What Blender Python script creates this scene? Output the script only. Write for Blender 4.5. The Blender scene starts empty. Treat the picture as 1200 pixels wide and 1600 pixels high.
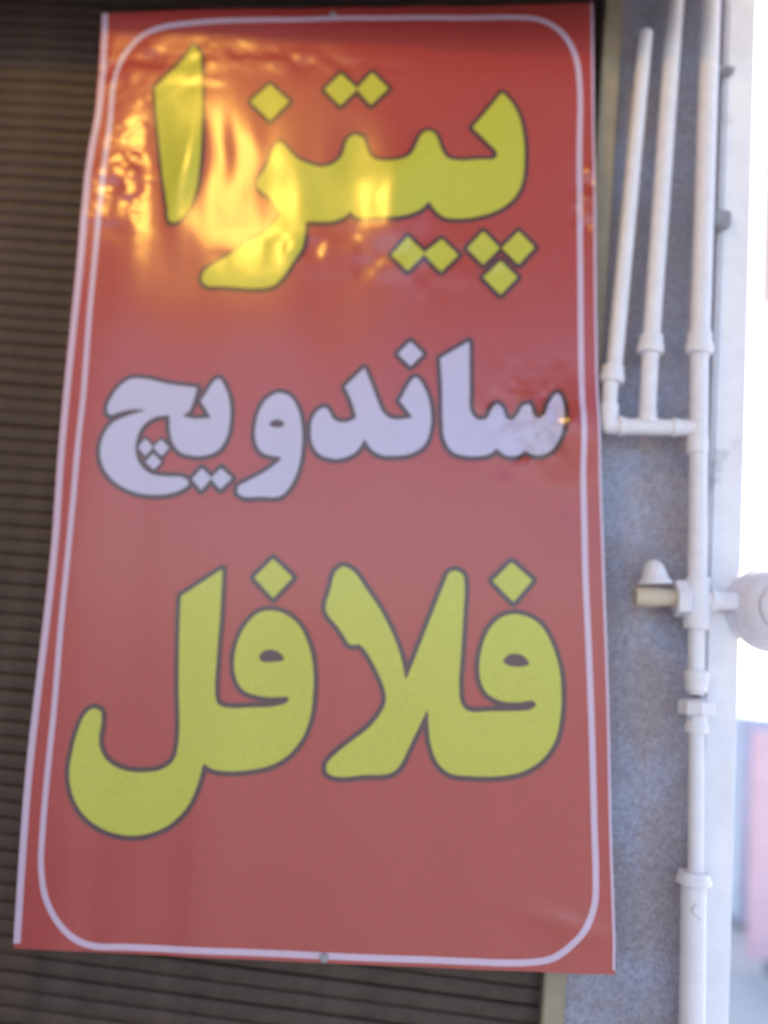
import bpy, bmesh, math, random
import numpy as np
from mathutils import Matrix, Vector

random.seed(7)
scene = bpy.context.scene
COL = scene.collection
R = math.radians

# ------------------------------------------------------------------ camera
CAM = np.array([0.21732017, -1.37250479, 1.64313903])
CM = np.array([[0.99315600, -0.08789116, 0.07691757],
               [0.06054005, -0.17579362, -0.98256374],
               [0.09988029, 0.98049566, -0.16926955]])
F = 1300.0
cam_data = bpy.data.cameras.new('camera')
cam = bpy.data.objects.new('camera', cam_data)
COL.objects.link(cam)
m = Matrix([[*CM[0], CAM[0]], [*CM[1], CAM[1]], [*CM[2], CAM[2]], [0, 0, 0, 1]])
cam.matrix_world = m
cam_data.sensor_fit = 'HORIZONTAL'
cam_data.sensor_width = 36.0
cam_data.lens = 36.0 * F / 1200.0
cam_data.clip_start = 0.05
cam_data.clip_end = 1500
cam_data.dof.use_dof = True
cam_data.dof.focus_distance = 1.02
cam_data.dof.aperture_fstop = 1.8
scene.camera = cam

# ------------------------------------------------------------------ sky, sun, lamp
SUN_EL, SUN_ROT = 38.0, 35.0
world = bpy.data.worlds.new('World')
scene.world = world
world.use_nodes = True
wn = world.node_tree
wn.nodes.clear()
sky = wn.nodes.new('ShaderNodeTexSky')
sky.sky_type = 'NISHITA'
sky.sun_disc = False
sky.sun_elevation = R(SUN_EL)
sky.sun_rotation = R(SUN_ROT)
sky.air_density = 1.0
sky.dust_density = 1.5
bg = wn.nodes.new('ShaderNodeBackground')
bg.inputs['Strength'].default_value = 0.15
wo = wn.nodes.new('ShaderNodeOutputWorld')
wn.links.new(sky.outputs[0], bg.inputs['Color'])
wn.links.new(bg.outputs[0], wo.inputs['Surface'])

sd = bpy.data.lights.new('sun', 'SUN')
sd.energy = 4.0
sd.angle = R(0.5)
sd.color = (1.0, 0.95, 0.87)
sun = bpy.data.objects.new('sun', sd)
COL.objects.link(sun)
sv = Vector((math.sin(R(SUN_ROT)) * math.cos(R(SUN_EL)), math.cos(R(SUN_ROT)) * math.cos(R(SUN_EL)), math.sin(R(SUN_EL))))
sun.rotation_euler = sv.to_track_quat('Z', 'Y').to_euler()

# warm bulb hanging in front of the shop; the vinyl mirrors it
LAMP = (-0.66, -1.24, 3.19)
ld = bpy.data.lights.new('warm_bulb', 'POINT')
ld.energy = 10.5
ld.shadow_soft_size = 0.10
ld.color = (1.0, 0.56, 0.09)
lo = bpy.data.objects.new('warm_bulb', ld)
COL.objects.link(lo)
lo.location = LAMP

scene.view_settings.view_transform = 'Standard'
scene.view_settings.look = 'None'
scene.view_settings.exposure = 1.5
scene.view_settings.gamma = 1.0
scene.view_settings.use_curve_mapping = False
scene.render.engine = 'CYCLES'


# ------------------------------------------------------------------ helpers
def at(x, y, Y=0.0):
    """point of the plane at depth Y seen at pixel x, y of the photograph"""
    d = CM @ np.array([(x - 600) / F, (800 - y) / F, -1.0])
    p = CAM + d * (Y - CAM[1]) / d[1]
    return Vector(p)


def tag(o, label=None, cat=None, group=None, kind=None):
    if label: o['label'] = label
    if cat: o['category'] = cat
    if group: o['group'] = group
    if kind: o['kind'] = kind
    return o


def link(name, me, mat, parent=None, smooth=False):
    o = bpy.data.objects.new(name, me)
    COL.objects.link(o)
    if mat and not me.materials: me.materials.append(mat)
    if parent is not None:
        o.parent = parent
        o.matrix_parent_inverse = Matrix.Translation(parent.location).inverted()
    if smooth:
        for p in me.polygons: p.use_smooth = True
    return o


def empty(name, loc):
    o = bpy.data.objects.new(name, None)
    COL.objects.link(o)
    o.location = loc
    o.empty_display_size = 0.05
    return o


def mesh(name, vs, fs):
    me = bpy.data.meshes.new(name)
    me.from_pydata([tuple(v) for v in vs], [], fs)
    me.update()
    return me


def box(name, a, b, mat, parent=None, bevel=0.0, seg=2):
    bm = bmesh.new()
    bmesh.ops.create_cube(bm, size=1.0)
    for v in bm.verts:
        v.co = Vector([(a[i] + b[i]) / 2 + v.co[i] * (b[i] - a[i]) for i in range(3)])
    if bevel:
        bmesh.ops.bevel(bm, geom=bm.edges[:], offset=bevel, segments=seg, affect='EDGES')
    me = bpy.data.meshes.new(name)
    bm.to_mesh(me); bm.free()
    return link(name, me, mat, parent)


def revolve(name, p0, p1, prof, mat, parent=None, seg=28, smooth=True):
    """lathe: prof = [(t along p0->p1 in metres, radius)]"""
    p0 = Vector(p0); p1 = Vector(p1)
    ax = (p1 - p0).normalized()
    u = ax.orthogonal().normalized(); w = ax.cross(u)
    vs, fs = [], []
    for t, r in prof:
        for k in range(seg):
            a = 2 * math.pi * k / seg
            vs.append(p0 + ax * t + (u * math.cos(a) + w * math.sin(a)) * r)
    n = len(prof)
    for i in range(n - 1):
        for k in range(seg):
            k2 = (k + 1) % seg
            fs.append((i * seg + k, i * seg + k2, (i + 1) * seg + k2, (i + 1) * seg + k))
    fs.append(tuple(range(seg))[::-1])
    fs.append(tuple((n - 1) * seg + k for k in range(seg)))
    me = mesh(name, vs, fs)
    bm = bmesh.new(); bm.from_mesh(me)
    bmesh.ops.recalc_face_normals(bm, faces=bm.faces)
    for e in bm.edges:
        if len(e.link_faces) == 2 and e.calc_face_angle(0) > R(38): e.smooth = False
    bm.to_mesh(me); bm.free()
    return link(name, me, mat, parent, smooth)


def tube(name, p0, p1, r, mat, parent=None, r2=None):
    L = (Vector(p1) - Vector(p0)).length
    return revolve(name, p0, p1, [(0, r), (L, r2 or r)], mat, parent)


# ------------------------------------------------------------------ materials
def material(name, color, rough=0.5, spec=0.5, noise=None, bump=None, coat=0.0, coat_rough=0.1, metallic=0.0, mix=None):
    """noise = (scale, amount of colour change, detail); bump = (scale, strength, distance);
    mix = (second colour, scale, low, high): patches"""
    mt = bpy.data.materials.new(name)
    mt.use_nodes = True
    nt = mt.node_tree
    b = nt.nodes['Principled BSDF']
    b.inputs['Roughness'].default_value = rough
    b.inputs['Specular IOR Level'].default_value = spec
    b.inputs['Metallic'].default_value = metallic
    b.inputs['Coat Weight'].default_value = coat
    b.inputs['Coat Roughness'].default_value = coat_rough
    b.inputs['Base Color'].default_value = (*color, 1)
    tc = nt.nodes.new('ShaderNodeTexCoord')
    src = None
    if mix:
        c2, sc, lo_, hi_ = mix
        n = nt.nodes.new('ShaderNodeTexNoise')
        n.inputs['Scale'].default_value = sc
        n.inputs['Detail'].default_value = 6
        n.inputs['Roughness'].default_value = 0.65
        nt.links.new(tc.outputs['Object'], n.inputs['Vector'])
        mr = nt.nodes.new('ShaderNodeMapRange')
        mr.inputs['From Min'].default_value = lo_
        mr.inputs['From Max'].default_value = hi_
        nt.links.new(n.outputs['Fac'], mr.inputs['Value'])
        mx = nt.nodes.new('ShaderNodeMix'); mx.data_type = 'RGBA'
        mx.inputs['A'].default_value = (*color, 1)
        mx.inputs['B'].default_value = (*c2, 1)
        nt.links.new(mr.outputs[0], mx.inputs['Factor'])
        src = mx.outputs['Result']
    if noise:
        sc, amt, det = noise
        n = nt.nodes.new('ShaderNodeTexNoise')
        n.inputs['Scale'].default_value = sc
        n.inputs['Detail'].default_value = det
        n.inputs['Roughness'].default_value = 0.7
        nt.links.new(tc.outputs['Object'], n.inputs['Vector'])
        mr = nt.nodes.new('ShaderNodeMapRange')
        mr.inputs['From Min'].default_value = 0.3
        mr.inputs['From Max'].default_value = 0.7
        mr.inputs['To Min'].default_value = 1 - amt
        mr.inputs['To Max'].default_value = 1 + amt
        nt.links.new(n.outputs['Fac'], mr.inputs['Value'])
        hv = nt.nodes.new('ShaderNodeHueSaturation')
        if src: nt.links.new(src, hv.inputs['Color'])
        else: hv.inputs['Color'].default_value = (*color, 1)
        nt.links.new(mr.outputs[0], hv.inputs['Value'])
        src = hv.outputs['Color']
    if src: nt.links.new(src, b.inputs['Base Color'])
    if bump:
        sc, st, ds = bump
        n = nt.nodes.new('ShaderNodeTexNoise')
        n.inputs['Scale'].default_value = sc
        n.inputs['Detail'].default_value = 4
        nt.links.new(tc.outputs['Object'], n.inputs['Vector'])
        bp = nt.nodes.new('ShaderNodeBump')
        bp.inputs['Strength'].default_value = st
        bp.inputs['Distance'].default_value = ds
        nt.links.new(n.outputs['Fac'], bp.inputs['Height'])
        nt.links.new(bp.outputs[0], b.inputs['Normal'])
        if coat: nt.links.new(bp.outputs[0], b.inputs['Coat Normal'])
    return mt


VIN = dict(rough=0.40, spec=0.55, coat=0.75, coat_rough=0.18, bump=(160, 0.12, 0.0006))
M_red = material('printed_red_vinyl', (0.40, 0.050, 0.044), noise=(230, 0.13, 5), **VIN)
M_yellow = material('printed_yellow_vinyl', (0.50, 0.50, 0.045), noise=(230, 0.11, 5), **VIN)
M_white = material('printed_white_vinyl', (0.50, 0.46, 0.66), noise=(150, 0.05, 5), **VIN)
M_dark = material('printed_outline_vinyl', (0.080, 0.030, 0.036), noise=(420, 0.10, 3), **VIN)
M_line = material('printed_line_vinyl', (0.60, 0.45, 0.60), noise=(420, 0.05, 3), **VIN)
M_slat = material('brown_painted_slat', (0.080, 0.054, 0.042), rough=0.55, spec=0.35, noise=(14, 0.35, 7), bump=(70, 0.2, 0.001))
M_backing = material('shutter_shadow_gap', (0.02, 0.015, 0.013), rough=0.9)
M_rail = material('beige_painted_rail', (0.34, 0.28, 0.20), rough=0.5, noise=(25, 0.12, 5), bump=(60, 0.15, 0.001))
M_wall = material('granite_wall', (0.33, 0.295, 0.33), rough=0.75, spec=0.3, noise=(230, 0.45, 6), bump=(180, 0.4, 0.002),
                  mix=((0.36, 0.375, 0.49), 6, 0.45, 0.65))  # granite mottling with the bluish light on the wall mixed in as patches
M_pipe = material('white_painted_steel_pipe', (0.77, 0.74, 0.80), rough=0.38, noise=(40, 0.06, 4), bump=(90, 0.15, 0.0006))
M_col = material('white_rendered_column', (0.82, 0.80, 0.85), rough=0.75, noise=(20, 0.06, 6), bump=(60, 0.3, 0.003),
                 mix=((0.36, 0.35, 0.36), 7, 0.60, 0.72))
M_brass = material('dull_brass', (0.60, 0.50, 0.38), rough=0.45, metallic=0.0, noise=(60, 0.1, 3))
M_reg = material('grey_cast_regulator', (0.74, 0.70, 0.78), rough=0.5, noise=(60, 0.08, 4), bump=(120, 0.3, 0.001))
M_grey = material('grey_clamp_steel', (0.30, 0.30, 0.34), rough=0.6, noise=(60, 0.2, 3))
M_concrete = material('canopy_concrete', (0.30, 0.29, 0.28), rough=0.85, noise=(12, 0.2, 6), bump=(60, 0.4, 0.004))
M_ground = material('grey_pavement', (0.30, 0.29, 0.28), rough=0.85, noise=(4, 0.2, 8), bump=(40, 0.4, 0.004))
M_fore = material('pale_concrete_forecourt', (0.55, 0.53, 0.50), rough=0.85, noise=(4, 0.15, 8))
M_redboard = material('red_board_glare_pink', (0.84, 0.56, 0.64), rough=0.45, noise=(8, 0.08, 4))  # red boards; overexposure and glare are put into this pale pink
M_peach = material('peach_fascia_paint', (0.80, 0.62, 0.50), rough=0.6, noise=(8, 0.08, 4))
M_cab = material('blue_grey_steel', (0.42, 0.50, 0.64), rough=0.5, noise=(10, 0.12, 4))
# material('white_polyethylene', (0.75, 0.76, 0.78), rough=0.4, noise=(8, 0.04, 4))
# material('white_rendered_house', (0.72, 0.70, 0.66), rough=0.85, noise=(3, 0.08, 6))

# ------------------------------------------------------------------ the setting
g = mesh('pavement', [(-500, -500, 0), (500, -500, 0), (500, 500, 0), (-500, 500, 0)], [(0, 1, 2, 3)])
tag(link('pavement', g, M_ground), kind='structure')

RAILX0 = at(937, 140, 0.03).x
RAILX1 = at(966, 140, 0.03).x
COLX0 = at(1111, 700, 0.03).x
COLX1 = at(1159, 900, 0.03).x
TOP = 6.0
w = box('stone_wall', (RAILX1 - 0.004, 0.055, 0), (COLX0 + 0.01, 0.28, TOP), M_wall)
tag(w, 'rough grey stone-faced wall between the beige rail and the white column', 'wall')
c = box('wall_column', (COLX0, 0.028, 0), (COLX1, 0.30, TOP - 0.003), M_col, bevel=0.006)
tag(c, 'white rendered column at the right end of the grey stone wall', 'column')
w = box('facade', (-6, 0.10, 3.303), (RAILX1 - 0.006, 0.29, TOP - 0.005), M_wall)
tag(w, 'grey shop facade above the brown roller shutter', 'wall')
c = box('canopy', (-6, -2.6, 3.30), (COLX1 + 0.12, 0.026, 3.42), M_concrete, bevel=0.006)
tag(c, 'concrete canopy slab over the banner and the roller shutter', 'canopy')
v_ = box('shade_board', (-6, -0.135, 2.800), (COLX1 + 0.2, -0.115, 3.297), M_concrete, bevel=0.003)  # unseen board, added so its edge casts shade on the banner top
tag(v_, 'thin board added out of view above the banner to shade its top', 'board')
w = box('left_sky_block', (-1.9, -2.6, 0), (-1.6, 0.02, 3.295), M_concrete)  # added out of view to cut sky light from the left
tag(w, 'concrete wall added out of view left of the shutter to block sky light', 'wall')
w = box('side_wall', (-6.2, 0.1, 0), (-2.4, 0.285, 3.295), M_concrete)
tag(w, 'plain concrete wall left of the brown roller shutter', 'wall')

# ------------------------------------------------------------------ roller shutter
sh = tag(empty('roller_shutter', (-0.95, 0.07, 0)),
         'closed brown corrugated roller shutter behind the red banner', 'shutter')
PITCH = 0.0262
prof = []
for i in range(9):
    a = math.pi * i / 8
    prof.append((-0.0036 * math.sin(a) ** 0.8, PITCH * 0.46 * -math.cos(a)))
prof = [(0.0015, -PITCH * 0.5)] + prof + [(0.0015, PITCH * 0.5)]
XL, XR = -2.4, RAILX0 + 0.008
vs, fs = [], []
for x in (XL, XR):
    for (yy, zz) in prof: vs.append((x, yy, zz))
n = len(prof)
for i in range(n - 1): fs.append((i, i + n, i + n + 1, i + 1))
slat_me = mesh('slat', vs, fs)
slat_me.materials.append(M_slat)
for p in slat_me.polygons: p.use_smooth = True
k = 0
while True:
    z = PITCH * 0.5 + k * PITCH
    if z > 3.28: break
    o = bpy.data.objects.new('slat', slat_me)
    COL.objects.link(o); o.parent = sh
    o.matrix_parent_inverse = Matrix.Translation(sh.location).inverted()
    o.location = (0, 0.066 + random.uniform(-0.0008, 0.0008), z + random.uniform(-0.0006, 0.0006))
    k += 1
box('shutter_leak_block', (XL, 0.078, 0.002), (XR + 0.003, 0.095, 3.295), M_backing, sh)  # dark sheet added behind the slats to stop light leaks
rl = box('guide_rail', (RAILX0, 0.025, 0.002), (RAILX1, 0.085, 3.295), M_rail, bevel=0.003)
tag(rl, 'beige painted shutter guide rail running behind the banner edge', 'rail')

# ------------------------------------------------------------------ banner surface
rs = np.random.RandomState(3)
TBL = rs.rand(8, 256, 256)


def vnoise(x, z, ch=0):
    xi = np.floor(x).astype(int); zi = np.floor(z).astype(int)
    fx = x - xi; fz = z - zi
    fx = fx * fx * fx * (fx * (fx * 6 - 15) + 10); fz = fz * fz * fz * (fz * (fz * 6 - 15) + 10)
    T = TBL[ch]
    g_ = lambda a, b: T[a % 256, b % 256]
    return ((g_(xi, zi) * (1 - fx) + g_(xi + 1, zi) * fx) * (1 - fz) +
            (g_(xi, zi + 1) * (1 - fx) + g_(xi + 1, zi + 1) * fx) * fz) - 0.5


def blob(x, z, px, py, rx, ry, ang=0.0):
    c_ = at(px, py, 0.0)
    ca, sa = math.cos(R(ang)), math.sin(R(ang))
    dx, dz = x - c_.x, z - c_.z
    u, v = (dx * ca + dz * sa) / rx, (-dx * sa + dz * ca) / ry
    return np.exp(-(u * u + v * v))


BANNER_Y = -0.005


def height(x, z):
    """how far the vinyl stands out from its plane, metres"""
    h = 0.004 * vnoise(x * 3.1 + 9, z * 2.3 + 4, 0) + 0.003 * vnoise(x * 7 + 1, z * 4, 1) + 0.0028 * vnoise(x * 12 + 5 + z, z * 1.7, 2)
    # tall narrow folds where the vinyl is gathered, upper left
    mk = blob(x, z, 250, 300, 0.20, 0.14)
    h = h + mk * 0.0140 * vnoise(x * 17 + z * 3, z * 5.0 + 2, 2)
    mk2 = blob(x, z, 520, 300, 0.30, 0.10)
    h = h + mk2 * 0.0130 * vnoise(x * 13 + z * 2, z * 7.0 + 7, 3)
    # the sheet is pushed in behind the top word and curls out at its top edge
    h = h - 0.010 * blob(x, z, 370, 300, 0.30, 0.22)
    h = h + 0.007 * np.exp(-((2.81 - z) / 0.055) ** 2) / (1 + np.exp((x + 0.08) * 18))
    h = h + 0.0105 * blob(x, z, 622, 320, 0.052, 0.12, 8) * (1 + 0.5 * vnoise(x * 22, z * 16, 6))
    h = h + 0.0070 * blob(x, z, 138, 310, 0.040, 0.11, -6) * (1 + 0.6 * vnoise(x * 20, z * 22, 7))
    h = h + 0.0040 * blob(x, z, 290, 260, 0.020, 0.08, -6)
    # small crinkles
    mk3 = blob(x, z, 215, 105, 0.12, 0.055) + 0.8 * blob(x, z, 190, 280, 0.05, 0.12) + 0.6 * blob(x, z, 480, 95, 0.16, 0.025)
    h = h + mk3 * (0.0062 * vnoise(x * 24, z * 34, 4) + 0.0016 * vnoise(x * 60, z * 75, 5))
    mk4 = blob(x, z, 830, 660, 0.07, 0.07) + 0.8 * blob(x, z, 915, 300, 0.02, 0.08)
    h = h + mk4 * (0.0100 * vnoise(x * 36 + 3, z * 34, 6) + 0.0030 * vnoise(x * 75, z * 70, 7))
    mk5 = blob(x, z, 620, 400, 0.22, 0.05)
    h = h + mk5 * 0.0055 * vnoise(x * 30 + 3, z * 26, 5)
    h = h + 0.024 * blob(x, z, 893, 676, 0.048, 0.055) + 0.009 * blob(x, z, 940, 300, 0.022, 0.12)
    # fold near the lower right corner
    h = h + 0.004 * blob(x, z, 900, 1450, 0.09, 0.018, -12)
    return h


def normals(x, z):
    e = 0.0008
    hx = (height(x + e, z) - height(x - e, z)) / (2 * e)
    hz = (height(x, z + e) - height(x, z - e)) / (2 * e)
    nrm = np.stack([-hx, -np.ones_like(hx), -hz], 1)
    # surface is (x, BANNER_Y - h, z): outward normal = (-hx, -1, -hz)
    return nrm / np.linalg.norm(nrm, axis=1)[:, None]


def vinyl(name, xz, faces, mat, parent, off):
    """lay a flat shape on the wrinkled vinyl, off metres above the sheet"""
    xz = np.asarray(xz, float)
    h = height(xz[:, 0], xz[:, 1])
    nr = normals(xz[:, 0], xz[:, 1])
    vs_ = np.stack([xz[:, 0], BANNER_Y - h, xz[:, 1]], 1) + nr * off
    me = mesh(name, vs_.tolist(), faces)
    bm = bmesh.new(); bm.from_mesh(me)
    for f_ in bm.faces:
        f_.normal_update()
        if f_.normal.y > 0: f_.normal_flip()
        f_.smooth = True
    bm.to_mesh(me); bm.free()
    me.normals_split_custom_set_from_vertices([tuple(v) for v in nr])
    return link(name, me, mat, parent)


ban = tag(empty('banner_sign', at(495, 1500, 0.0)),
          'red vinyl banner with yellow and white Persian lettering hanging before the shutter', 'banner')

LE = [(162, 28), (150, 175), (137, 250), (125, 375), (110, 525), (100, 625), (91, 725), (82, 850), (43, 1200), (33, 1333), (24, 1479)]
RE = [(926, 8), (929, 250), (932, 500), (936, 675), (940, 775), (945, 925), (950, 1075), (955, 1300), (960, 1450), (961, 1522)]
ly = [p[1] for p in LE]; lx = [p[0] for p in LE]
ry_ = [p[1] for p in RE]; rx_ = [p[0] for p in RE]


def edge_l(v):
    y = 28 + (1479 - 28) * v
    return np.interp(y, ly, lx), y


def edge_r(v):
    y = 8 + (1522 - 8) * v
    return np.interp(y, ry_, rx_), y


NU, NV = 200, 340
xz = []
for j in range(NV + 1):
    v = j / NV
    a = edge_l(v); b = edge_r(v)
    for i in range(NU + 1):
        u = i / NU
        sag = 4 * u * (1 - u) * (2.0 if v > 0.5 else -1.0) * abs(2 * v - 1)
        p = at(a[0] + (b[0] - a[0]) * u, a[1] + (b[1] - a[1]) * u + sag, 0.0)
        xz.append((p.x, p.z))
faces = [(j * (NU + 1) + i, j * (NU + 1) + i + 1, (j + 1) * (NU + 1) + i + 1, (j + 1) * (NU + 1) + i)
         for j in range(NV) for i in range(NU)]
sheet = vinyl('vinyl_sheet', xz, faces, M_red, ban, 0.0)
# back of the vinyl, 1.2 mm behind
bk = vinyl('sheet_back', xz, faces, M_line, ban, -0.0012)


def catmull(pts, step=0.006, closed=True):
    """pts in photo pixels, third item marks a sharp corner; returns plane x, z"""
    P = [np.array([at(p[0], p[1], 0.0).x, at(p[0], p[1], 0.0).z]) for p in pts]
    C = [len(p) > 2 for p in pts]
    n_ = len(P)
    out = []
    rng = n_ if closed else n_ - 1
    for i in range(rng):
        p1, p2 = P[i], P[(i + 1) % n_]
        if closed or i > 0: p0 = P[i - 1]
        else: p0 = p1
        if closed or i + 2 < n_: p3 = P[(i + 2) % n_]
        else: p3 = p2
        L = np.linalg.norm(p2 - p1) + 1e-9
        l0 = np.linalg.norm(p1 - p0) + 1e-9
        l3 = np.linalg.norm(p3 - p2) + 1e-9
        both = C[i] and C[(i + 1) % n_]
        m1 = (p2 - p1) if C[i] else ((p1 - p0) / l0 + (p2 - p1) / L) * 0.5 * L
        m2 = (p2 - p1) if C[(i + 1) % n_] else ((p2 - p1) / L + (p3 - p2) / l3) * 0.5 * L
        k_ = 1 if both else max(1, int(L / step))
        for s in range(k_):
            t = s / k_
            out.append((2 * t**3 - 3 * t**2 + 1) * p1 + (t**3 - 2 * t**2 + t) * m1 + (-2 * t**3 + 3 * t**2) * p2 + (t**3 - t**2) * m2)
    if not closed: out.append(P[-1])
    return np.array(out)


def sdf(polys, X, Z):
    """signed distance, even-odd, negative inside"""
    q = np.stack([X.ravel(), Z.ravel()], 1)
    dist = np.full(len(q), 9.0)
    ins = np.zeros(len(q), bool)
    for P in polys:
        Q = np.roll(P, -1, 0)
        for a, b in zip(P, Q):
            ab = b - a
            t = np.clip(((q - a) @ ab) / (ab @ ab + 1e-12), 0, 1)
            d = q - a - t[:, None] * ab
            dist = np.minimum(dist, d[:, 0]**2 + d[:, 1]**2)
            cond = (a[1] > q[:, 1]) != (b[1] > q[:, 1])
            if cond.any():
                xx = a[0] + (q[:, 1] - a[1]) * ab[0] / (ab[1] + 1e-15)
                ins ^= cond & (q[:, 0] < xx)
    dist = np.sqrt(dist)
    return np.where(ins, -dist, dist).reshape(X.shape)


def clip(poly, lim, sign):
    """poly of (x, z, s); keep sign*(s-lim) <= 0"""
    out = []
    for i in range(len(poly)):
        a, b = poly[i], poly[(i + 1) % len(poly)]
        fa, fb = sign * (a[2] - lim), sign * (b[2] - lim)
        if fa <= 0: out.append(a)
        if (fa < 0 < fb) or (fb < 0 < fa):
            t = fa / (fa - fb)
            out.append(tuple(a[k_] + (b[k_] - a[k_]) * t for k_ in range(3)))
    return out


def iso(xs, zs, S, lo_, hi_):
    vid, verts, fcs = {}, [], []

    def V(p):
        key = (round(p[0] * 2e5), round(p[1] * 2e5))
        if key not in vid:
            vid[key] = len(verts); verts.append((p[0], p[1]))
        return vid[key]
    for i in range(len(xs) - 1):
        for j in range(len(zs) - 1):
            q = [(xs[i], zs[j], S[i, j]), (xs[i + 1], zs[j], S[i + 1, j]), (xs[i + 1], zs[j + 1], S[i + 1, j + 1]), (xs[i], zs[j + 1], S[i, j + 1])]
            sv_ = [p[2] for p in q]
            mn, mx = min(sv_), max(sv_)
            if mx < lo_ or mn > hi_: continue
            if mx > hi_: q = clip(q, hi_, 1)
            if mn < lo_ and len(q) > 2: q = clip(q, lo_, -1)
            if len(q) < 3: continue
            ids = []
            for p in q:
                t = V(p)
                if t not in ids: ids.append(t)
            if len(ids) > 2: fcs.append(tuple(ids))
    return verts, fcs


CNT = [0]


def letter(name, outlines, mat, width=0.0082, cell=0.003, label=None):
    polys = [catmull(o_) for o_ in outlines]
    allp = np.concatenate(polys)
    lo_ = allp.min(0) - width * 1.5; hi_ = allp.max(0) + width * 1.5
    xs = np.arange(lo_[0], hi_[0] + cell, cell); zs = np.arange(lo_[1], hi_[1] + cell, cell)
    X, Z = np.meshgrid(xs, zs, indexing='ij')
    S = sdf(polys, X, Z)
    CNT[0] += 1
    v_, f_ = iso(xs, zs, S, -9, 0.0)
    fill = vinyl(name, v_, f_, mat, ban, 0.0016)
    if label: fill['label'] = label
    if len(polys) > 1: S = np.minimum(S, sdf(polys[:1], X, Z))
    v_, f_ = iso(xs, zs, S, -0.0022 if len(polys) == 1 else -9, width)
    o_ = vinyl('outline', v_, f_, M_dark, None, 0.0004 + 0.00004 * CNT[0])
    o_.parent = fill
    return fill


def dia(l, t, r, b):
    return [(*l, 1), (*t, 1), (*r, 1), (*b, 1)]


c1 = 1
# first word
letter('letter', [[(243, 139, c1), (272, 112), (290, 93), (304, 76, c1), (315, 89, c1), (315.5, 170), (312, 245), (305, 295), (291, 330), (275, 346), (266, 346), (261, 320), (254, 275), (248, 218)]], M_yellow, label='tall yellow alef at the left end of the top word')
letter('letter', [[(437, 222), (416, 260), (401, 287), (422, 308), (439, 334, c1), (419, 359), (386, 380), (344, 407), (319, 424), (315.5, 437), (323, 446), (345, 447.5), (428, 447.5), (440, 437), (458, 410), (471.5, 389), (476, 365), (477, 346, c1),
                  (521, 345), (540, 338), (548, 330, c1), (556, 339), (570, 343), (600, 344.5), (623, 345), (647, 338), (661, 328), (669.5, 317, c1), (680, 330), (693, 340), (720, 342.5), (753, 338), (780, 328), (803, 310), (815, 287), (819, 247), (818, 220), (810, 183), (797, 160), (784, 147, c1),
                  (763, 173), (738, 202, c1), (760, 223), (777, 243), (775, 249), (747, 252), (713, 253), (697, 248), (687, 230), (680, 213), (670, 208), (660, 213), (650, 233), (640, 250), (623, 257), (603, 257), (587, 253), (575, 240), (567, 217), (553, 212), (543, 220), (535, 243), (520, 257), (500, 261), (482, 256), (464, 248), (449, 233)]], M_yellow, label='joined yellow letters of the top word')
letter('letter_dot', [dia((392, 159.5), (422, 132.5), (452, 159.5), (422, 188))], M_yellow)
letter('letter_dot', [dia((508, 142), (533, 118), (559, 142), (532, 167))], M_yellow)
letter('letter_dot', [dia((558, 142), (582, 117), (607, 142), (580, 167))], M_yellow)
letter('letter_dot', [dia((612, 402), (638, 375), (664, 400), (637, 427))], M_yellow)
letter('letter_dot', [dia((662, 400), (690, 375), (716, 400), (689, 427))], M_yellow)
letter('letter_dot', [dia((730, 390), (755, 363), (781, 389), (755, 415))], M_yellow)
letter('letter_dot', [dia((784, 389), (810, 363), (835, 388), (810, 415))], M_yellow)
letter('letter_dot', [dia((755, 435), (782, 409), (808, 435), (782, 462))], M_yellow)
# second word
letter('letter', [[(343, 593), (355, 612), (360, 631), (360, 662), (355, 685), (343, 704), (324, 712.5), (301, 713), (282.5, 707), (271, 691), (267, 672), (267, 650, c1), (244.5, 653), (225.5, 666), (215, 688), (214, 710), (222, 729), (238, 742), (263.5, 746), (289, 748), (297, 756), (289, 764), (267, 772), (241, 774), (210, 769), (181, 753), (164, 731), (159, 707), (165, 681), (178, 663), (200, 652), (232, 642, c1), (210, 641), (187, 646), (173, 650), (170, 640), (178, 621), (191, 604), (206.5, 594), (229, 594), (267, 602), (309, 607, c1), (304, 626), (296, 645), (286, 650.5, c1), (298, 655), (331, 655, c1), (324, 642), (315, 628, c1)]], M_white, label='joined white letters at the left end of the middle word')
letter('letter_dot', [dia((218, 700), (229, 686.5), (240.5, 700), (229, 714))], M_white, width=0.005)
letter('letter_dot', [dia((240.5, 700), (254, 688), (266, 701), (254.6, 714))], M_white, width=0.005)
letter('letter_dot', [dia((229, 723), (241, 710), (254, 723), (242, 735))], M_white, width=0.005)
letter('letter_dot', [dia((302, 749.6), (317, 733), (332, 748.6), (316, 767))], M_white)
letter('letter_dot', [dia((331, 748.6), (347, 733), (363.6, 748.6), (346, 766))], M_white)
letter('letter', [[(436, 615.6), (453.5, 621), (466, 640), (472.5, 672), (472, 704), (468, 729), (460, 751), (447, 770), (438, 776.5), (410, 777), (381, 777), (373, 772), (373, 763), (387, 754), (415.5, 738.5), (436, 723), (443, 716, c1), (425, 713), (409, 707), (401, 691), (400, 672), (404.4, 650), (415.5, 627.7)],
                  [(420, 665), (426.5, 658), (436, 656.5), (446.5, 664), (441, 669), (425, 668)]], M_white, label='white vav in the middle word')
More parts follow.
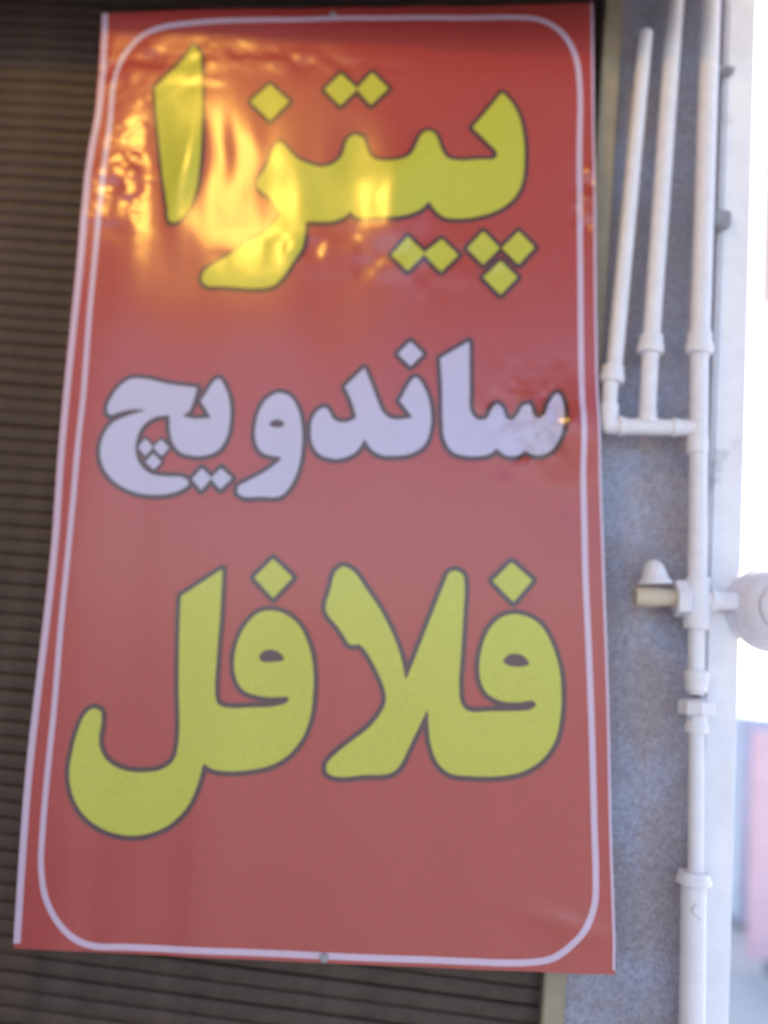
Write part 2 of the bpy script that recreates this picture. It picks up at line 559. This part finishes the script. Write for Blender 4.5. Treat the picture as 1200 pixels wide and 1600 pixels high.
letter('letter', [[(498.5, 643), (509.5, 638.6), (515, 645), (520.5, 656), (533, 662), (552, 658.5), (558, 654, c1), (550, 628), (540, 606, c1), (570, 577, c1), (579, 599), (590, 628), (597.5, 645), (610, 656), (632, 657), (645, 654, c1), (625, 628, c1), (650, 592), (665, 613), (672.7, 643), (672, 672), (661.7, 698), (643, 710), (621, 713.4), (595.7, 712), (581, 703.5), (570, 687, c1), (559, 705), (541, 716), (519, 718), (500, 711), (489, 694), (487, 676), (489, 657.7)]], M_white, label='joined white letters in the centre of the middle word')
letter('letter_dot', [dia((622.4, 555), (641.5, 536), (661, 555), (641.5, 574.4))], M_white)
letter('letter', [[(733, 535, c1), (733.5, 610), (735, 645), (746, 657), (760.7, 656), (768, 641), (777, 632), (784.5, 639), (790, 655), (799, 658.5), (808.4, 650), (817.5, 636), (826.7, 634), (831, 648), (841.4, 658.5), (850, 652), (857, 633), (870.7, 617), (878, 632), (879, 657.7), (872.5, 687), (861.5, 705), (845, 712.7), (830.4, 711), (821, 703, c1), (808.4, 712.7), (790, 712.7), (775.4, 702, c1), (764.4, 711), (746, 713.8), (724, 713), (705.7, 706), (694.7, 687), (691.8, 661), (691, 610), (688, 562, c1)]], M_white, label='joined white letters at the right end of the middle word')
# third word
letter('letter', [[(349.5, 890, c1), (346, 960), (340.4, 1033), (338.5, 1088), (341, 1099), (350, 1104), (399, 1105), (432, 1103), (451, 1096), (453, 1090), (450, 1088), (435.7, 1089), (406, 1087), (380.7, 1077), (369.7, 1055), (368, 1033), (373, 1004), (388, 974.7), (406, 958), (424.7, 954.5), (446.7, 960), (468.7, 978), (483, 1007.7), (490, 1040.7), (490, 1084.7), (485, 1121), (472, 1154), (450, 1180), (424.7, 1194.7), (391.7, 1202), (358.7, 1204), (333, 1200), (320, 1191, c1), (311, 1224), (296, 1257), (270.7, 1284), (241, 1299), (208, 1304), (168, 1295.5), (135, 1272), (116.7, 1238.7), (112, 1205.7), (116.7, 1172.7), (126, 1138), (137, 1115), (149.7, 1106), (159, 1110), (161, 1128), (157, 1152), (160, 1172.7), (171.7, 1190), (197, 1203), (226.7, 1206), (256, 1201), (274, 1187), (281, 1161.7), (281.7, 1070), (282.4, 996.7), (284.6, 932.5, c1)],
                  [(405.6, 1026), (413.7, 1017), (426.5, 1015), (439, 1020), (446, 1030), (424.7, 1034.4), (408, 1032.6)]], M_yellow, label='joined yellow letters at the left of the bottom word')
letter('letter_dot', [dia((399, 903), (428, 874), (458.4, 903), (428, 935))], M_yellow)
letter('letter', [[(535.6, 886), (527, 892), (517.6, 921.7), (510.5, 954), (530, 981), (546, 1006, c1), (553, 1008), (560.6, 1006), (572, 1017), (587.5, 1043.5), (600, 1072), (603.7, 1093.7), (597, 1111.6), (576.8, 1136.7), (551.7, 1156.5), (523, 1179.7), (511, 1194), (511, 1205), (523, 1212), (569.6, 1210), (612, 1206.6), (623.4, 1197), (641.3, 1162), (655.6, 1133), (669, 1105, c1), (670, 1136.7), (674, 1165.4), (684, 1190.5), (702, 1207), (731, 1211.5), (788, 1211), (820.5, 1203), (849, 1183), (867, 1154.7), (875, 1115), (876, 1079), (872.5, 1043.5), (860, 1004), (842, 975.4), (820.5, 963), (799, 960), (781, 966.5), (763, 986), (752.4, 1015), (748.8, 1043.5), (752.4, 1068), (763, 1085), (784.7, 1095.5), (809.7, 1097), (834, 1095.5), (838, 1101), (831, 1107.5), (802.6, 1110.6), (766.7, 1111), (731, 1110.5), (721, 1101), (717, 1072), (720, 1022), (723.7, 957.5), (725.5, 914.5), (722, 897), (713, 892.3), (702, 895.5), (695, 911), (673.5, 964.7), (648.5, 1029), (634, 1064, c1), (627, 1029), (616, 997), (594.7, 954), (573, 921.7), (551.7, 893)],
                  [(784.7, 1033), (791.8, 1024), (804.4, 1021), (818.7, 1025.6), (827, 1038), (813, 1041.8), (790, 1038.5)]], M_yellow, label='joined yellow letters at the right of the bottom word')
letter('letter_dot', [dia((769.6, 908), (799, 879), (831, 907), (802, 941))], M_yellow)


def ribbon(name, pts, w0, mat, off, closed):
    P = catmull(pts, 0.008, closed)
    n_ = len(P)
    xz_, fc = [], []
    NW = 3
    for i in range(n_):
        a = P[i - 1] if (closed or i > 0) else P[i]
        b = P[(i + 1) % n_] if (closed or i < n_ - 1) else P[i]
        t = b - a; t = t / np.linalg.norm(t); nn = np.array([-t[1], t[0]])
        for s in range(NW + 1): xz_.append(P[i] + nn * w0 * (s / NW - 0.5))
    for i in range(n_ if closed else n_ - 1):
        j = (i + 1) % n_
        for s in range(NW):
            fc.append((i * (NW + 1) + s, i * (NW + 1) + s + 1, j * (NW + 1) + s + 1, j * (NW + 1) + s))
    return vinyl(name, xz_, fc, mat, ban, off)


border = [(181, 122), (172, 200), (164, 262), (152, 375), (143, 475), (132, 625), (125, 687), (117, 775), (108, 868), (97, 980), (87, 1107), (78, 1200), (70, 1300), (68, 1350), (75, 1400), (93, 1437), (117, 1463), (143, 1475), (200, 1478), (400, 1487), (600, 1496), (733, 1501), (833, 1502), (863, 1496), (893, 1474), (917, 1443), (928, 1413), (930, 1367), (928, 1300), (924, 1150), (919, 1012), (914, 900), (912, 800), (910, 725), (907, 525), (905, 250), (903, 112), (897, 87), (880, 57), (860, 41), (840, 33), (800, 30), (700, 31), (500, 35), (300, 43), (250, 50), (218, 64), (194, 90)]
ribbon('border_line', border, 0.0095, M_line, 0.0004, True)
ribbon('hem', [(p[0] + 6, p[1]) for p in LE[:-1]] + [(30, 1472)], 0.0115, M_line, 0.0005, False)
ribbon('hem', [(p[0] - 2, p[1]) for p in RE[:-1]] + [(958.5, 1515)], 0.0040, M_line, 0.0005, False)
# wire ties holding the sheet top and bottom
for (x, y) in ((519, 22), (506, 1498)):
    p = at(x, y, BANNER_Y - 0.006)
    revolve('eyelet', p + Vector((0, 0.004, 0)), p - Vector((0, 0.002, 0)), [(0, 0.006), (0.003, 0.0065), (0.005, 0.005), (0.0055, 0.003)], M_grey, ban, 20)

# ------------------------------------------------------------------ gas piping
PY = 0.005
gp = tag(empty('gas_piping', at(1083, 1600, 0.04)),
         'white painted gas pipes with couplings, valve and round regulator beside the banner', 'gas pipes')


def P(x, y, Y=PY): return at(x, y, Y)


def run(a, b, r, r2=None): return tube('pipe', P(*a), P(*b), r, M_pipe, gp, r2)


def collar(name, a, d, L, r, rp, mat=M_pipe):
    """fitting centred on pixel a along unit direction d"""
    c_ = P(*a); d = d.normalized()
    return revolve(name, c_ - d * L / 2, c_ + d * L / 2,
                   [(0, rp), (0.001, r * 0.94), (L * 0.15, r), (L * 0.45, r * 0.99), (L * 0.6, r * 0.90), (L - 0.001, r * 0.88), (L, rp)], mat, gp)


HZ = 666
# first riser (nearest the banner)
run((1009, 52), (958, 590), 0.0128, 0.0140)
run((954, 590), (950, HZ), 0.0135)
d = P(958, 590) - P(1009, 52)
collar('coupling', (956.5, 586), -d, 0.030, 0.0215, 0.0136)
# second riser
run((1060, -60), (1017, 540), 0.0150)
run((1017, 540), (1011, HZ - 6), 0.0142)
collar('coupling', (1017, 539), P(1060, -60) - P(1017, 540), 0.034, 0.0225, 0.0142)
# third riser
run((1113, -60), (1093, 536), 0.0168)
run((1093, 536), (1089, 920), 0.0150)
collar('coupling', (1092.5, 537), P(1112, 0) - P(1093, 540), 0.040, 0.0230, 0.0150)
collar('coupling', (1090, 684), P(1112, 0) - P(1093, 540), 0.058, 0.0178, 0.0150)
# header
run((952, HZ), (1089, HZ + 3), 0.0138)
ez = Vector((0, 0, 1)); ex = Vector((1, 0, 0))
collar('coupling', (972, HZ), ex, 0.016, 0.0170, 0.0138)
collar('coupling', (1056, HZ + 2), ex, 0.014, 0.0165, 0.0138)
collar('tee', (1012, HZ - 14), ez, 0.024, 0.0168, 0.0142)
bmj = revolve('elbow', P(951, HZ - 34), P(950, HZ), [(0, 0.0136), (0.001, 0.0172), (0.012, 0.0172), (0.020, 0.0168), (0.032, 0.0164), (0.042, 0.0140), (0.049, 0.0085), (0.052, 0.001)], M_pipe, gp)
# cross tee, valve
collar('tee', (1089, 942), ez, 0.085, 0.0210, 0.0150)
revolve('valve_nut', P(1053, 935), P(1078, 936), [(0, 0.010), (0.001, 0.0285), (0.003, 0.0300), (0.019, 0.0300), (0.021, 0.0285), (0.026, 0.012)], M_pipe, gp, 6, False)
vb = revolve('valve_body', P(992, 932), P(1056, 934), [(0, 0.010), (0.001, 0.0145), (0.010, 0.0155), (0.028, 0.0165), (0.045, 0.0145), (0.066, 0.0135)], M_brass, gp)
vh = revolve('valve_handle', P(1024, 914, PY), P(1021, 868, PY),
             [(0, 0.004), (0.001, 0.0270), (0.005, 0.0275), (0.012, 0.0215), (0.024, 0.0185), (0.034, 0.0140), (0.040, 0.0070), (0.042, 0.001)], M_pipe, gp)
# regulator on the right
run((1100, 938), (1150, 940), 0.0145)
collar('coupling', (1116, 938), ex, 0.016, 0.0185, 0.0145)
rg0 = at(1206, 952, 0.02)
rg = revolve('regulator', rg0 + Vector((0, 0.035, 0)), rg0 - Vector((0, 0.08, 0)),
             [(0, 0.02), (0.004, 0.050), (0.014, 0.060), (0.030, 0.0675), (0.046, 0.0670), (0.060, 0.0620), (0.072, 0.0545), (0.082, 0.0455), (0.0835, 0.0400), (0.092, 0.0380), (0.098, 0.0300), (0.100, 0.001)], M_reg, gp, 48)
ring = revolve('rim', rg0 + Vector((0, 0.008, 0)), rg0 - Vector((0, 0.012, 0)), [(0, 0.064), (0.002, 0.0705), (0.009, 0.0705), (0.011, 0.064)], M_reg, None, 48)
ring.parent = rg
# below the tee
run((1088, 960), (1087, 1085), 0.0128)
collar('coupling', (1088, 1064), -ez, 0.034, 0.0195, 0.0128)
revolve('union_nut', P(1088, 1118), P(1088, 1092), [(0, 0.012), (0.001, 0.0265), (0.004, 0.0285), (0.020, 0.0285), (0.023, 0.0240), (0.026, 0.013)], M_pipe, gp, 8, False)
revolve('union_tail', P(1088, 1146), P(1088, 1112), [(0, 0.012), (0.001, 0.0180), (0.012, 0.0182), (0.016, 0.0160), (0.034, 0.0160)], M_pipe, gp)
run((1088, 1140), (1087, 1372), 0.0120)
run((1084, 1368), (1079, 1760), 0.0190)
collar('reducer', (1084, 1372), ez, 0.020, 0.0265, 0.0120)
# pen mark on the wide lower pipe
bmk = []
for i in range(9):
    t = i / 8
    bmk.append(at(1088 - 7 * math.sin(t * 4.2), 1412 + 26 * t, PY - 0.0190))
vs, fs = [], []
for i, q in enumerate(bmk):
    vs += [q + Vector((-0.0007, -0.0004, 0)), q + Vector((0.0007, -0.0004, 0)), q + Vector((0, 0.0012, 0))]
for i in range(8):
    for s in range(3):
        fs.append((i * 3 + s, i * 3 + (s + 1) % 3, i * 3 + 3 + (s + 1) % 3, i * 3 + 3 + s))
link('pen_mark', mesh('pen_mark', vs, fs), M_grey, gp)
# wall clamps of the third riser on the column
for (x, y, ww, hh) in ((1128, 112, 0.020, 0.012), (1126, 345, 0.015, 0.030)):
    q = at(x, y, 0.02)
    box('clamp', (q.x - ww, 0.008, q.z - hh / 2), (q.x + ww, 0.027, q.z + hh / 2), M_grey, gp, bevel=0.003)

# ------------------------------------------------------------------ the street beyond the column
def ray(x, y, dist): return at(x, y, dist)


D = 4.0
q0 = at(1170, 1475, D); q1 = at(1174, 1140, D)
sb = tag(empty('street_signboard', (q0.x + 0.5, D, 0)), 'red board, coloured pale pink for glare, standing on the bright street beyond the column', 'signboard')
zb = 0.12
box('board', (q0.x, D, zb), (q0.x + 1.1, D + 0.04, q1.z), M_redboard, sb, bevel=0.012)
for dx in (0.12, 0.95):
    box('leg', (q0.x + dx, D + 0.045, 0), (q0.x + dx + 0.04, D + 0.085, q1.z - 0.1), M_grey, sb, bevel=0.004)
D2 = 4.9
c0 = at(1156, 1300, D2)
cz = at(1160, 1118, D2).z
cb = tag(empty('steel_cabinet', (c0.x + 0.6, D2 + 0.3, 0)), 'blue-grey steel cabinet behind the glare-paled red street board', 'cabinet')
box('cabinet_body', (c0.x, D2, 0.08), (c0.x + 1.3, D2 + 0.6, cz), M_cab, cb, bevel=0.015)
box('plinth', (c0.x + 0.04, D2 + 0.04, 0), (c0.x + 1.26, D2 + 0.56, 0.08), M_grey, cb)
box('door_panel', (c0.x + 0.05, D2 - 0.012, 0.14), (c0.x + 0.63, D2 - 0.001, cz - 0.06), M_cab, cb, bevel=0.004)
box('door_panel', (c0.x + 0.66, D2 - 0.012, 0.14), (c0.x + 1.24, D2 - 0.001, cz - 0.06), M_cab, cb, bevel=0.004)
D3 = 7.5
a0 = at(1184, 480, D3); a1 = at(1184, 105, D3)
fa = tag(empty('roadside_hoarding', (a0.x + 2.5, D3, 0)), 'tall glare-paled red and peach roadside hoarding rising over the bright street', 'hoarding')
box('panel', (a0.x, D3 - 0.1, a0.z), (a0.x + 3, D3, (a0.z + a1.z) / 2), M_peach, fa, bevel=0.01)
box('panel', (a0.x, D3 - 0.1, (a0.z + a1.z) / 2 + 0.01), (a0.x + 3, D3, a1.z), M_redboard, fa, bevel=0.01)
for dx in (1.2, 2.6):
    box('post', (a0.x + dx, D3 + 0.003, 0), (a0.x + dx + 0.14, D3 + 0.14, a1.z - 0.2), M_grey, fa, bevel=0.01)

fo = box('forecourt', (COLX1 + 0.02, 0.32, 0.001), (300, 480, 0.02), M_fore)
tag(fo, kind='structure')
